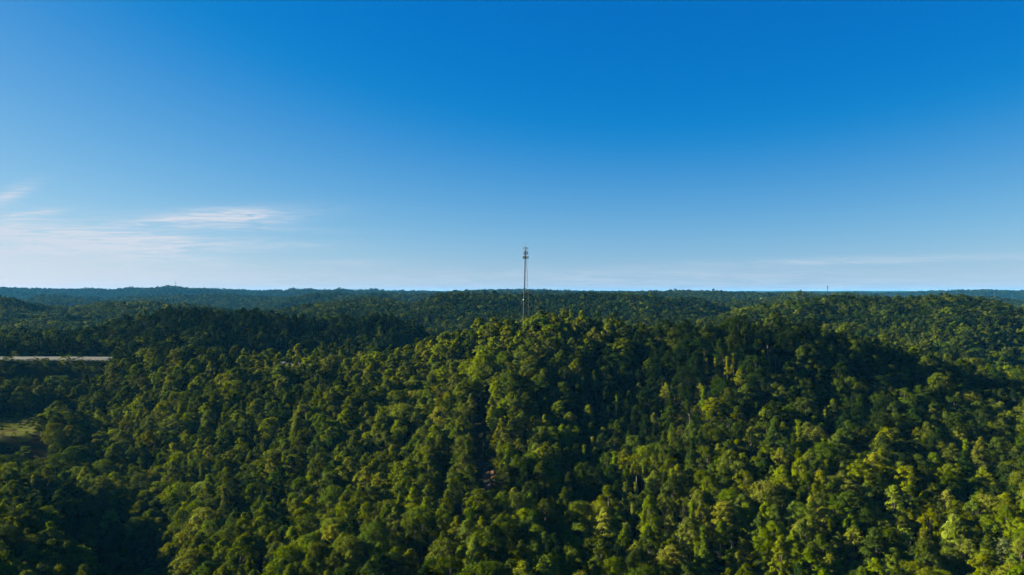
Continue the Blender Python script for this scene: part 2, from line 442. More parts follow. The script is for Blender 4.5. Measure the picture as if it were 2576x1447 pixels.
PROFILE = {
    # kind: (crown base, crown top) as share of height, radius profile(t 0..1), relative crown radius
    'round':  (.34, .98, lambda t: np.sin(np.pi * np.clip(t * .93 + .05, 0, 1)) ** .62, .27),
    'poplar': (.22, 1.0, lambda t: np.sin(np.pi * np.clip(t, .02, 1) ** .66) ** .66, .245),
    'oak':    (.36, .95, lambda t: np.sin(np.pi * np.clip(t * .86 + .07, 0, 1)) ** .5, .32),
    'pole':   (.42, 1.0, lambda t: (.55 + .45 * np.sin(6 * t + 1)) * np.sin(np.pi * np.clip(t, .04, 1) ** .7) ** .7, .15),
    'sparse': (.40, .98, lambda t: np.sin(np.pi * np.clip(t * .9 + .05, 0, 1)) ** .8, .24),
}
def tree_geo(kind, r, n_clump, per, size, H=TREE_H):
    """leaf-clump quads of the crown plus limb lines for the trunk"""
    b0, b1, prof, rr = PROFILE[kind]
    R = rr * H
    lean = r.normal(0, .35, 2)
    tz = r.random(n_clump) ** (.85)
    az = r.random(n_clump) * 2 * np.pi
    lob = 1 + .22 * np.sin(az * 2 + r.random() * 6) + .13 * np.sin(az * 3 + r.random() * 6)
    rad = R * prof(tz) * lob
    sh = .35 + .65 * r.random(n_clump) ** .45
    cr = R * (.15 + .15 * r.random(n_clump)) * (1.2 if kind == 'oak' else 1.0) * (1.45 if kind == 'pole' else 1)
    rad_in = np.maximum(rad - cr * .75, 0) * sh
    zc = H * (b0 + (b1 - b0) * tz) - cr * .55
    cen = np.stack([np.cos(az) * rad_in + lean[0] * tz, np.sin(az) * rad_in + lean[1] * tz, zc], 1)
    cnt = np.maximum(8, (per * (cr / cr.mean()) ** 1.6)).astype(int)
    if kind == 'sparse': cnt = (cnt * .55).astype(int)
    idx = np.repeat(np.arange(n_clump), cnt)
    N = len(idx)
    dv = unit(r.normal(0, 1, (N, 3)))
    dv[:, 2] = np.where(dv[:, 2] < -.45, -dv[:, 2], dv[:, 2])
    axis = cen - np.array([0, 0, H * (b0 + .35 * (b1 - b0))])
    dv = unit(dv + .55 * unit(axis)[idx])
    rr_ = cr[idx] * (.60 + .55 * r.random(N) ** .7 + .35 * (r.random(N) > .93))
    rr_ *= 1 + .25 * np.sin(dv[:, 0] * 5 + idx) * np.sin(dv[:, 1] * 5 + 2 * idx)
    pos = cen[idx] + dv * rr_[:, None] * np.array([1, 1, .82])
    nor = unit(dv * 1.0 + .35 * unit(axis)[idx] + r.normal(0, .33, (N, 3)) + np.array([0, 0, .18]))
    t1 = unit(np.cross(nor, r.normal(0, 1, (N, 3)))); t2 = np.cross(nor, t1)
    s = size * (.65 + .7 * r.random(N))
    a = t1 * (s * .5)[:, None]; b = t2 * (s * (.34 + .2 * r.random(N)))[:, None]
    droop = nor * (s * .12)[:, None]
    V = np.stack([pos - a - droop, pos - b * 1.0 + a * .1, pos + a - droop, pos + b * 1.1 - a * .08], 1).reshape(-1, 3)
    Fq = np.arange(N * 4).reshape(N, 4)
    var = .72 + .56 * r.random(N) * .6 + .22 * r.random(n_clump)[idx]
    return V, Fq, np.repeat(var, 4), cen, R, lean

def crown_mesh(name, kind, r, n_clump, per, size):
    V, Fq, var, cen, R, lean = tree_geo(kind, r, n_clump, per, size)
    o = mesh_obj(name, V, Fq, M_LEAF, link=False)
    add_attr(o.data, "leaf_var", var)
    return o, cen, R, lean

def trunk_mesh(name, kind, r, cen, lean, mat=M_BARK, n=7):
    b0, b1, _, _ = PROFILE[kind]
    H = TREE_H
    mb = MB()
    top = H * (b0 + (b1 - b0) * .8)
    ptsl = [(lean[0] * k * .6 + r.normal(0, .06), lean[1] * k * .6 + r.normal(0, .06), -1.0 + (top + 1.0) * k) for k in (0, .12, .35, .6, .8, 1)]
    r0 = .26 if kind != 'pole' else .17
    mb.tube(ptsl, [r0 * 1.5, r0 * 1.05, r0 * .85, r0 * .6, r0 * .4, r0 * .12], n)
    sel = r.permutation(len(cen))[:7]
    for k in sel:
        c = cen[k]
        z0 = max(H * b0 * .85, c[2] * .62)
        t = (z0 + 1) / (top + 1)
        p0 = Vector((lean[0] * t * .6, lean[1] * t * .6, z0))
        p2 = Vector(c)
        p1 = p0.lerp(p2, .5) + Vector((0, 0, -.25))
        mb.tube([p0, p1, p2], [r0 * .42, r0 * .26, r0 * .08], 5)
    return mb.build(name, mat)

KINDS = ['round', 'round', 'round', 'poplar', 'poplar', 'poplar', 'oak', 'oak', 'pole', 'pole', 'sparse', 'round', 'poplar']
PROTO = []      # near models: (crown object, trunk object, kind, radius)
lod1, lod2 = [], []
hidden_near = []
for i, k in enumerate(KINDS):
    r = np.random.default_rng(100 + i)
    nc = {'round': 72, 'poplar': 78, 'oak': 80, 'pole': 34, 'sparse': 36}[k]
    crown, cen, R, lean = crown_mesh("crown", k, r, nc, 56, .46)
    trunk = trunk_mesh("trunk", k, r, cen, lean, M_BARK_PALE if k in ('pole', 'sparse') else M_BARK)
    COL.objects.unlink(trunk)
    PROTO.append((crown, trunk, k, R))
    # one mesh with two materials for the forest
    def merged(nm, c, t):
        cv = np.empty(len(c.data.vertices) * 3, dtype=np.float32); c.data.vertices.foreach_get("co", cv)
        tv = np.empty(len(t.data.vertices) * 3, dtype=np.float32); t.data.vertices.foreach_get("co", tv)
        nv = len(cv) // 3
        fc = [tuple(p.vertices) for p in c.data.polygons] + [tuple(v + nv for v in p.vertices) for p in t.data.polygons]
        o = mesh_obj(nm, np.concatenate([cv, tv]).reshape(-1, 3), fc, M_LEAF, link=False)
        o.data.materials.append(t.data.materials[0])
        mi = np.zeros(len(fc), dtype=np.int32); mi[len(c.data.polygons):] = 1
        o.data.polygons.foreach_set("material_index", mi)
        lv = np.ones(len(o.data.vertices), dtype=np.float32)
        buf = np.empty(nv, dtype=np.float32); c.data.attributes["leaf_var"].data.foreach_get("value", buf); lv[:nv] = buf
        add_attr(o.data, "leaf_var", lv)
        return o
    hidden_near.append(merged("woodland_tree", crown, trunk))
    r = np.random.default_rng(300 + i)
    c1, cen1, _, lean1 = crown_mesh("crown", k, r, int(nc * .6), 30, .85)
    t1 = trunk_mesh("trunk", k, r, cen1[:6], lean1, M_BARK_PALE if k in ('pole', 'sparse') else M_BARK, 5)
    COL.objects.unlink(t1)
    lod1.append(merged("woodland_tree", c1, t1))
for i, k in enumerate(['round', 'poplar', 'oak', 'round', 'oak', 'round']):
    r = np.random.default_rng(500 + i)
    c2, *_ = crown_mesh("far_tree", k, r, 20, 13, 1.7)
    lod2.append(c2)
NLOD = len(KINDS)
MODELS = hidden_near + lod1 + lod2

def frame_pos(x, y, z): return x / y * F + CX, HY - (z - CAMZ) / y * F

# --- where trees stand
def jitter_grid(cell, x0, x1, y0, y1):
    nx, ny = int((x1 - x0) / cell), int((y1 - y0) / cell)
    X, Y = np.meshgrid(np.arange(nx), np.arange(ny), indexing='ij')
    X = x0 + (X + .5 * (Y % 2) + rng.uniform(.0, .85, X.shape)) * cell
    Y = y0 + (Y + rng.uniform(.0, .85, Y.shape)) * cell
    return X.ravel(), Y.ravel()

def allowed(x, y):
    d, _ = dist_line(x, y, road_l)
    dx = x / y * F + CX
    ry = np.interp(dx, road_l[:, 0] / road_l[:, 1] * F + CX, road_l[:, 1])
    ok = np.where((y < ry) & (dx > 300), d > 19.5, d > 24)
    ok &= ~((dx < 285) & (y > 548) & (d < 44) & (y < 625))          # open bank below the highway
    ok &= ~((dx > 560) & (dx < 1080) & (y > 575) & (d < 62) & (y > np.interp(dx, road_l[:, 0] / road_l[:, 1] * F + CX, road_l[:, 1])))   # grassy cut above it
    t, sd = dist_line(x, y, track_l)
    wdt = np.interp(y, [200, 300, 330, 365, 420, 470], [4, 4.5, 6.0, 6.5, 5.5, 3.5])
    ok &= t > wdt
    ok &= ~((np.hypot(x - DRV[0], y - DRV[1]) < 4.5))
    ok &= np.hypot((x - MEAD[0]) / 38, (y - MEAD[1]) / 46) > 1.12
    ok &= np.hypot(x - TOWER[0], y - TOWER[1]) > 5.5
    return ok
DRV = (float((1112 - CX) / F * 356), 356.0)
TOWER = (at(1322, 738, 500)[0], 500.0)

STANDS_AND_SHADE = [(at(1900, 850, 430), 70, -.26), (at(2350, 800, 800), 170, -.12), (at(450, 820, 690), 150, -.27), (at(850, 850, 670), 110, -.27), (at(100, 860, 700), 110, -.18),  # leaf tint offsets: real stands, plus hill and gully shade painted into leaves
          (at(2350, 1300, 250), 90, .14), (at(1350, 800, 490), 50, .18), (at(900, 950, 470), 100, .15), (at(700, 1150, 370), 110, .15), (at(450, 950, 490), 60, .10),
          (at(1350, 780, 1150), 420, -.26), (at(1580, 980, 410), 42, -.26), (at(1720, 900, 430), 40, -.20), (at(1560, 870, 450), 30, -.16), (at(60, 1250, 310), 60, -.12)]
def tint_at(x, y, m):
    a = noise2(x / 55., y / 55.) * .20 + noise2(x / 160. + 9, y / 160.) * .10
    for (sx_, sy_, _), r_, v_ in STANDS_AND_SHADE:
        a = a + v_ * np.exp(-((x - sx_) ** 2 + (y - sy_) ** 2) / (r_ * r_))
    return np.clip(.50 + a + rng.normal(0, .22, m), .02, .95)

# hand-placed trees: picture x, picture y of the top, crown width, kind, tint, label
NOTABLE = """1249 976 38 p .85,1249 1086 34 p .8,1262 1108 34 p .82,1312 1037 40 r .72,1350 1042 34 r .6,1376 1040 30 r .62,1434 1033 25 p .88,1413 1054 20 l .84,1482 1018 44 p .88,1514 1014 18 l .78
1555 997 22 l .7,1583 985 26 p .8,1608 964 30 r .72,1674 964 34 p .78,1646 1040 33 p .88,1712 1052 34 r .55,1493 1103 24 l .9,1427 1127 44 r .30,1374 1110 42 p .66,1308 1103 36 r .55,1472 1160 28 p .74,1385 1160 40 p .85
1621 1166 24 l .72,1430 1218 40 p .87,1388 1249 22 p .9,1294 1225 38 p .86,1315 1258 34 p .88,1228 1244 26 r .8,1176 1308 60 r .72,1210 1300 44 p .8,1193 1357 74 p .82,1232 1343 60 o .74,1461 1256 34 p .82,1510 1260 72 o .86
1423 1347 44 p .84,1398 1290 66 o .36,1576 1312 34 s 1.0,1646 1326 32 p .8,1688 1294 40 p .74,1600 1364 46 r .74,1500 1354 72 o .38,1545 1406 44 r .68,1072 1190 66 o .50,1127 1235 42 p .82,943 1402 50 p .8,887 1385 54 r .82
1002 1340 56 r .55,1002 1117 34 r .78,1166 1096 58 o .62,1176 1040 42 r .30,1093 1023 48 o .2,1118 1270 56 r .7,1966 1127 48 r .84,1868 1138 40 p .85,1935 1199 30 p .8,1886 1187 24 r .82,1813 1314 46 p .7,1872 1357 42 r .84
1750 1225 36 r .66,1802 1168 28 r .6,2168 1060 46 o .5,2251 1075 42 r .6,2352 1061 42 p .74,2307 1100 44 p .7,2404 1054 38 r .8,2432 1037 36 r .66,2481 1117 32 p .7,2408 1113 28 p .74,2383 950 48 r .8,2300 974 32 p .78
2091 1093 34 p .78,2067 1074 22 p .6,2244 1225 46 p .72,2293 1225 52 p .4,2324 1239 44 p .78,2338 1281 56 p .8,2474 1176 46 r .85,2485 1193 52 r .8,2269 1298 44 r .6,2223 1298 48 s .82,2147 1324 62 s .84,2109 1340 50 p .82
2133 1207 60 r .74,2175 1218 52 r .72,2137 1241 40 p .8,2206 1260 34 p .66,2091 1399 64 r .84,2387 1378 68 o .82,2526 1354 56 o 1.0,2342 1364 50 p .84,2150 1416 54 r .82,28 1308 50 r .72,84 1375 52 r .84,42 1406 58 r .86
108 1413 64 o .55,226 1308 38 p .7,223 1357 40 p .84,400 1305 42 r .84,244 1166 30 p .86,685 1340 56 r .8,14 1221 44 r .72,139 1228 54 o .66,316 1047 42 r .8,348 992 30 r .8,425 946 36 p .84,150 1420 60 p .8,1345 1010 26 p .8
1318 800 30 r .72,1342 822 34 p .84,1300 808 30 r .6,1240 1020 36 p .86,1236 1000 30 p .8,1262 1055 38 p .84,1258 1135 34 p .8,1262 1160 30 p .82,1320 870 52 r .72,1405 790 40 r .8,1450 800 36 p .84,1495 825 40 r .74,1380 850 44 r .66,1860 930 34 r .86,1800 905 20 l .84
1830 900 24 l .86,1845 893 22 l .84,1780 905 20 l .78,1925 885 22 l .8,1935 900 18 l .84,1760 965 28 p .84,1420 920 46 s .3,1500 935 26 l .4,1465 945 24 l .5,748 865 34 p .86,728 880 26 p .7,795 878 26 p .7,560 893 34 r .8,440 880 38 r .74,640 905 36 r .8"""
KCH = {'p': [3, 4, 5, 12], 'r': [0, 1, 2, 11], 'o': [6, 7], 'l': [8, 9], 's': [10]}
placed = []
for ent in NOTABLE.replace(chr(10), ",").split(","):
    ax, ay, aw, kc, tn = ent.split()
    ax, ay, aw, tn = float(ax), float(ay), float(aw), float(tn)
    ki = int(rng.choice(KCH[kc])); u = (ax - CX) / F
    sc_ = 1.0
    dd = np.linspace(190, 720, 1800)
    for _ in range(3):
        fz = ground(u * dd, dd) + .97 * TREE_H * sc_ - (CAMZ - (ay - HY) / F * dd)
        hit = np.argmax(fz > 0)
        d0 = dd[hit]
        sw_ = aw * d0 / (2 * F) / (PROTO[ki][3] * 1.0)
        sc_ = float(np.clip(sw_, .72, 1.32))
    if fz[hit] <= 0: continue
    placed.append((u * d0, d0, ki, sc_, float(np.clip(sw_ / sc_, .75, 1.4)), tn))
NP_ = np.array([(p[0], p[1], PROTO[p[2]][3] * p[3] * p[4]) for p in placed])

x, y = jitter_grid(5.6, -620, 620, 150, 720)
ok = (np.abs(x / y) < .86) & allowed(x, y)
x, y = x[ok], y[ok]
gap = noise2(x / 38. + 3.3, y / 38.)
dn = np.sqrt((x[:, None] - NP_[None, :, 0]) ** 2 + (y[:, None] - NP_[None, :, 1]) ** 2) - NP_[None, :, 2]
# room round a marked tree, and on its open side towards the valley
inf = (np.abs(x[:, None] - NP_[None, :, 0]) < NP_[None, :, 2] * .9) & (NP_[None, :, 1] - y[:, None] > 0) & (NP_[None, :, 1] - y[:, None] < 9)
dxp = x / y * F + CX
open_right = np.clip(sstep(1350, 1500, dxp) * sstep(2050, 1900, dxp), 0, 1) * (y < 415)
keep = (dn.min(1) > 1.6) & ~inf.any(1)
keep &= rng.random(len(x)) > (.05 + .28 * sstep(.05, .5, gap) + .12 * open_right)
x, y = x[keep], y[keep]
m = len(x)
kind_idx = np.empty(m, int)
u_ = rng.random(m) + .25 * noise2(x / 90. + 40, y / 90.)
dxp = x / y * F + CX
pole_share = .04 + .22 * (np.clip(sstep(1350, 1500, dxp) * sstep(2150, 1950, dxp), 0, 1) * (y < 430))
for i in range(m):
    if rng.random() < pole_share[i]: kind_idx[i] = rng.choice([8, 9, 9, 10, 4])
    elif u_[i] < .48: kind_idx[i] = rng.choice([0, 1, 2, 11])
    elif u_[i] < .78: kind_idx[i] = rng.choice([3, 4, 5, 12])
    else: kind_idx[i] = rng.choice([6, 7, 10, 6, 7])
scale = np.clip(rng.normal(.95, .16, m), .55, 1.35)
wide = np.clip(rng.normal(1.03, .15, m), .75, 1.45)
rot = rng.random(m) * 6.283
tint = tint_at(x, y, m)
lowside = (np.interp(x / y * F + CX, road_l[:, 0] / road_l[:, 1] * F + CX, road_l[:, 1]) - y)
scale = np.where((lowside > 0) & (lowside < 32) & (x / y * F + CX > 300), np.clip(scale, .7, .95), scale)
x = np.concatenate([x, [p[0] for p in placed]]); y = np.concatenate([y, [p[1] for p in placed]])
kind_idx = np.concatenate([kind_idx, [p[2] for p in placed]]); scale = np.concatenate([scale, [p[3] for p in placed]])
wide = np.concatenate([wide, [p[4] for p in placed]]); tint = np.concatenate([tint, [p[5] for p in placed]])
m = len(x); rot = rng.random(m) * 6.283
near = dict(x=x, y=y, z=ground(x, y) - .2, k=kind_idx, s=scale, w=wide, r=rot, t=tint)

tx, ty = frame_pos(near['x'], near['y'], near['z'] + 16.5 * near['s'])
hide = (tx < 125) & (ty < 1136) & (near['y'] < 446) & (near['y'] > 300)
hide |= (tx > 1208) & (tx < 1246) & (ty < 1232) & (near['y'] < 345) & (near['y'] > 290)
hide |= (tx > 1096) & (tx < 1134) & (ty < 1178) & (near['y'] < 352) & (near['y'] > 290)
near = {k_: v_[~hide] for k_, v_ in near.items()}
m = len(near['x'])

# the trees that show largest: nearest ones inside the frame
fx, fy = frame_pos(near['x'], near['y'], near['z'] + 11 * near['s'])
vis = (fx > -10) & (fx < 2586) & (fy < 1450)
order = np.argsort(np.where(vis, near['y'], 1e9))
N_OWN = 300
own = order[:N_OWN]
own_mask = np.zeros(m, bool); own_mask[own] = True
TONES = [(.2, "dark green"), (.4, "deep green"), (.58, "mid green"), (.76, "bright green"), (2, "yellow green")]
SHAPES = {'round': "round tree", 'poplar': "pointed tree", 'oak': "broad tree", 'pole': "slender tree", 'sparse': "thin tree"}
def own_tree(X, Y, Zb, k, s, wd, r, t, label):
    crown, trunk, kd, R = PROTO[k]
    e = empty("tree", (X, Y, Zb), r)
    e.scale = (s * wd, s * wd, s)
    tag(e, label, "tree", "nearest trees along the bottom of the view")
    for p in (crown, trunk):
        c = p.copy(); COL.objects.link(c); c.parent = e
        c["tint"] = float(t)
        for key in ("label", "category"):
            if key in c: del c[key]
    return e
ZONES = [(260, "on the lower left knoll"), (470, "beside the dark lower left ravine"), (1050, "on the lower left slope"), (1290, "by the dirt track"), (1950, "in the dark central gully"), (9999, "on the lower right slope")]
used = set()
for i in own:
    px, py = frame_pos(near['x'][i], near['y'][i], near['z'][i] + 13 * near['s'][i])
    t = near['t'][i]
    tone = next(nm for lim, nm in TONES if t < lim)
    if t > .97: tone = "pale grey"
    zone = next(nm for lim, nm in ZONES if px < lim)
    ac, up = int(round(min(99, max(0, px / 25.76)))), int(round(min(60, max(0, (1447 - py) / 14.47))))
    for da, du in ((0, 0), (0, 1), (1, 0), (-1, 0), (0, -1), (1, 1), (-1, 1), (0, 2), (2, 0), (-2, 0)):
        key = (max(0, ac + da), max(0, up + du))
        if key not in used: break
    used.add(key)
    lab = f"{tone} {SHAPES[KINDS[near['k'][i]]]} {zone}, {key[0]} percent across, {key[1]} percent up"
    own_tree(near['x'][i], near['y'][i], near['z'][i], near['k'][i], near['s'][i], near['w'][i], near['r'][i], t, lab)

def sub(dct, msk): return {k: v[msk] for k, v in dct.items()}
sets = [sub(near, ~own_mask)]
sets[0]['idx'] = np.where(sets[0]['y'] < 470, sets[0]['k'], sets[0]['k'] + NLOD)

def far_set(cell, y0, y1, sc, models):
    x, y = jitter_grid(cell, -y1 * .8, y1 * .8, y0, y1)
    ok = (np.abs(x / y) < .80); x, y = x[ok], y[ok]
    if y0 < 1000: ok = allowed(x, y); x, y = x[ok], y[ok]
    ok = rng.random(len(x)) > .06 + .2 * sstep(.1, .5, noise2(x / 60. + 3.3, y / 60.)); x, y = x[ok], y[ok]
    m = len(x)
    return dict(x=x, y=y, z=ground(x, y) - .3 - max(0, sc - 1.05) * TREE_H, k=np.zeros(m, int), s=np.clip(rng.normal(sc, .11 * sc, m), .65 * sc, 1.4 * sc),
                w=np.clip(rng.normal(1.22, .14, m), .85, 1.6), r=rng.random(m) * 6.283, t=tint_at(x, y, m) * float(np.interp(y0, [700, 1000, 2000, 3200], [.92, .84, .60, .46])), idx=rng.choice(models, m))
mods1 = [NLOD + i for i in (0, 1, 2, 3, 4, 6, 7, 11, 12, 5)]
mods2 = list(range(2 * NLOD, 2 * NLOD + len(lod2)))
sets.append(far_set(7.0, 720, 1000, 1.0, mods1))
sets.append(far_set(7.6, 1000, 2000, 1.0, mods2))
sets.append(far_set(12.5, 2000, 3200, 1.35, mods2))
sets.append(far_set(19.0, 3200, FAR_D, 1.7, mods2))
allp = {k: np.concatenate([s_[k] for s_ in sets]) for k in sets[0]}
# leave out what lies deep behind a crest
slope = (Zg + TREE_H - CAMZ) / GD
hor = np.maximum.accumulate(slope, axis=1)
fu = np.clip(((allp['x'] / allp['y']) + UMAX) / (2 * UMAX) * (NU - 1), 0, NU - 1).astype(int)
fl = np.clip((np.log(allp['y']) - L0) / (L1 - L0) * (NV - 1) - 2, 0, NV - 1).astype(int)
top_s = (allp['z'] + 30 * np.maximum(allp['s'], 1) - CAMZ + .004 * allp['y']) / allp['y']
seen = top_s > hor[fu, fl]
allp = sub(allp, seen)
print("forest points", len(allp['x']))

def gn_scatter(name, p, models, label, cat):
    me = bpy.data.meshes.new(name)
    co = np.stack([p['x'], p['y'], p['z']], 1).astype(np.float32)
    me.vertices.add(len(co)); me.vertices.foreach_set("co", co.ravel())
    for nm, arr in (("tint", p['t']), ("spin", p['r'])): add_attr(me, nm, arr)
    a = me.attributes.new("size", 'FLOAT_VECTOR', 'POINT')
    a.data.foreach_set("vector", np.stack([p['s'] * p['w'], p['s'] * p['w'], p['s']], 1).astype(np.float32).ravel())
    a = me.attributes.new("model", 'INT', 'POINT'); a.data.foreach_set("value", p['idx'].astype(np.int32))
    o = bpy.data.objects.new(name, me); COL.objects.link(o)
    ng = bpy.data.node_groups.new(name, 'GeometryNodeTree')
    ng.interface.new_socket("Geometry", in_out='INPUT', socket_type='NodeSocketGeometry')
    ng.interface.new_socket("Geometry", in_out='OUTPUT', socket_type='NodeSocketGeometry')
    nd, lk = ng.nodes, ng.links
    gi = nd.new("NodeGroupInput"); go = nd.new("NodeGroupOutput")
    jn = nd.new("GeometryNodeJoinGeometry")
    for mo in reversed(models):
        oi = nd.new("GeometryNodeObjectInfo"); oi.inputs["Object"].default_value = mo
        gt = nd.new("GeometryNodeGeometryToInstance")
        lk.new(oi.outputs["Geometry"], gt.inputs[0]); lk.new(gt.outputs[0], jn.inputs[0])
    ip = nd.new("GeometryNodeInstanceOnPoints")
    lk.new(gi.outputs[0], ip.inputs["Points"]); lk.new(jn.outputs[0], ip.inputs["Instance"])
    ip.inputs["Pick Instance"].default_value = True
    def named(nm, typ):
        n_ = nd.new("GeometryNodeInputNamedAttribute"); n_.data_type = typ; n_.inputs["Name"].default_value = nm
        return n_.outputs["Attribute"]
    lk.new(named("model", 'INT'), ip.inputs["Instance Index"])
    cx = nd.new("ShaderNodeCombineXYZ"); lk.new(named("spin", 'FLOAT'), cx.inputs[2])
    lk.new(cx.outputs[0], ip.inputs["Rotation"])
    lk.new(named("size", 'FLOAT_VECTOR'), ip.inputs["Scale"])
    lk.new(ip.outputs[0], go.inputs[0])
    md_ = o.modifiers.new("scatter", 'NODES'); md_.node_group = ng
    tag(o, label, cat, kind="stuff")
    return o
gn_scatter("forest", allp, MODELS, "dense green forest covering every hill behind the nearest trees", "forest")

# low brush on banks, clearings and along the cut
bush = []
for i in range(4):
    r = np.random.default_rng(700 + i)
    V, Fq, var, *_ = tree_geo('oak', r, 14, 40, 1.0)
    V = (V - np.array([0, 0, 5.6])) * np.array([.45, .45, .27])
    V[:, 2] = np.maximum(V[:, 2], -.3)
    b_ = mesh_obj("bush", V, Fq, M_LEAF, link=False); add_attr(b_.data, "leaf_var", var); bush.append(b_)
bx, by = jitter_grid(3.6, -560, 560, 205, 760)
ok = np.abs(bx / by) < .8; bx, by = bx[ok], by[ok]
d, _ = dist_line(bx, by, road_l); t, sd = dist_line(bx, by, track_l)
mdp = np.hypot((bx - MEAD[0]) / 38, (by - MEAD[1]) / 46)
pr = np.where((d > 19.5) & (d < 62), .85, 0.10)
pr = np.where((t > 2.6) & (t < 9) & (sd < 0), .55, pr)
pr = np.where((mdp < 1.15) & (mdp > .98), .4, pr)
pr = np.where((d < 19.5) | (t < 2.4), 0, np.where(mdp < .98, .12, pr))
clay = (by > 322) & (by < 358) & (sd < 0) & (t < 4.2)
pr = np.where(clay, 0, pr)
ok = rng.random(len(bx)) < pr; bx, by = bx[ok], by[ok]
m = len(bx)
bp = dict(x=bx, y=by, z=ground(bx, by) + .1, s=np.clip(rng.normal(1., .35, m), .4, 2), w=np.clip(rng.normal(1, .2, m), .6, 1.5), r=rng.random(m) * 6.283,
          t=np.clip(rng.normal(.45, .2, m), .05, .9), idx=rng.integers(0, 4, m))
gn_scatter("undergrowth", bp, bush, "low brush on the highway banks, clearings and utility cut", "undergrowth")

# ------------------------------------------------------------------ radio tower
def tower_build():
    bz = float(ground(TOWER[0], TOWER[1])) - .3
    topz = CAMZ + 31.5
    H = topz - bz
    root = empty("radio_tower", (TOWER[0], TOWER[1], bz))
    tag(root, "tall three-legged lattice radio tower with antennas on the central hilltop", "tower")
    angs = [math.radians(a) for a in (82, 202, 322)]
    def rad(h): return 3.35 + (.62 - 3.35) * min(h / (H * .93), 1)
    def leg_pt(a, h): return Vector((math.sin(a) * rad(h), -math.cos(a) * rad(h), h))
    for k, a in enumerate(angs):
        fat = .6 if k == 0 else 1.0
        mb = MB(); hs = [H * t for t in (0, .25, .5, .75, .95, 1)]
        mb.tube([leg_pt(a, h) for h in hs], [r_ * fat for r_ in (.2, .19, .18, .17, .16, .15)], 8)
        mb.build("leg", M_STEEL, root, True)
    mb = MB()
    h = 1.5; lev = []
    while h < H - 1:
        lev.append(h); h += max(1.5, rad(h) * 1.75 * .62)
    for i in range(len(lev) - 1):
        for k in range(3):
            a, b = angs[k], angs[(k + 1) % 3]
            p, q = (a, b) if i % 2 == 0 else (b, a)
            mb.tube([leg_pt(p, lev[i]), leg_pt(q, lev[i + 1])], .065 if k == 1 else .04, 5)
            if i % 3 == 0: mb.tube([leg_pt(a, lev[i]), leg_pt(b, lev[i])], .03, 5)
    mb.build("bracing", M_STEEL_DARK, root)
    # cable run and ladder up the inner face by the third leg
    a = angs[2]
    mb = MB()
    for o_ in (-.22, -.08, .06, .2):
        mb.tube([leg_pt(a, t * H) * 1.0 + Vector((.28 + o_ * .7, -.12 + o_ * .3, 0)) for t in (.03, .5, .97)], .15, 6)
    mb.build("cable_run", M_CABLE, root)
    mb = MB()
    for o_ in (-.22, .22):
        mb.tube([leg_pt(angs[1], t * H) + Vector((o_ + .35, -.2, 0)) for t in (.02, .5, .98)], .035, 5)
    z = .03
    while z < .97:
        p = leg_pt(angs[1], z * H) + Vector((.35, -.2, 0)); mb.tube([p - Vector((.22, 0, 0)), p + Vector((.22, 0, 0))], .02, 4); z += .008
    mb.build("ladder", M_STEEL_DARK, root)
    def panel(parent, c, size, rz, mat):
        MB().box(c, size, rz).build("panel_antenna", mat, parent)
    def mount(hh, R, npan, ph, sizes, mats, name="antenna_mount"):
        mb = MB()
        c3 = [Vector((math.sin(ph + k * 2.0944) * R, -math.cos(ph + k * 2.0944) * R, hh)) for k in range(3)]
        for k in range(3):
            t = (c3[(k + 1) % 3] - c3[k]).normalized()
            out = Vector((math.sin(ph + k * 2.0944), -math.cos(ph + k * 2.0944), 0)); sdv = Vector((-out.y, out.x, 0))
            L = R * 1.05
            for dz in (-.45, .45):
                mb.tube([c3[k] - sdv * L + Vector((0, 0, dz)), c3[k] + sdv * L + Vector((0, 0, dz))], .06, 6)
                mb.tube([Vector((0, 0, hh + dz)), c3[k] + Vector((0, 0, dz))], .06, 6)
        fr = mb.build(name, M_STEEL_DARK, root)
        for k in range(3):
            an = ph + k * 2.0944
            out = Vector((math.sin(an), -math.cos(an), 0)); sdv = Vector((-out.y, out.x, 0))
            for j in range(npan):
                f_ = (j / (npan - 1) - .5) * 2 if npan > 1 else 0
                panel(fr, c3[k] + out * .22 + sdv * (f_ * R), sizes[(j + k) % len(sizes)], an, mats[(j + k) % len(mats)])
    mount(H - .6, 1.05, 3, .5, [(.3, .16, 1.6), (.22, .14, 1.3), (.34, .2, 1.7)], [M_PANEL_DARK, M_PANEL_DARK, M_PANEL])
    mount(H - 4.0, 1.0, 2, .15, [(.34, .18, 2.5), (.3, .18, 2.4)], [M_PANEL, M_PANEL_DARK, M_PANEL_DARK])
    mount(H - 7.0, 1.25, 3, .3, [(.32, .18, 1.9), (.26, .16, 1.8), (.4, .2, 2.1)], [M_PANEL_DARK, M_PANEL_DARK, M_PANEL, M_PANEL_DARK])
    MB().tube([(0, 0, H - .8), (0, 0, H + 2.4), (0, 0, H + 4.2)], [.06, .04, .015], 6).build("lightning_rod", M_STEEL_DARK, root)
    hz = (CAMZ - (743 - HY) / F * 500) - bz - 3.0
    p = leg_pt(angs[2], hz) + Vector((-.1, -.35, 0))
    MB().tube([p + Vector((0, .25, 0)), p, p + Vector((0, -.28, 0))], [.2, .5, .48], 16).build("dish_antenna", M_DISH, root, True)
    MB().box((0, 0, .15), (8.0, 7.4, .5), .2).build("concrete_base", M_CONC, root)
tower_build()

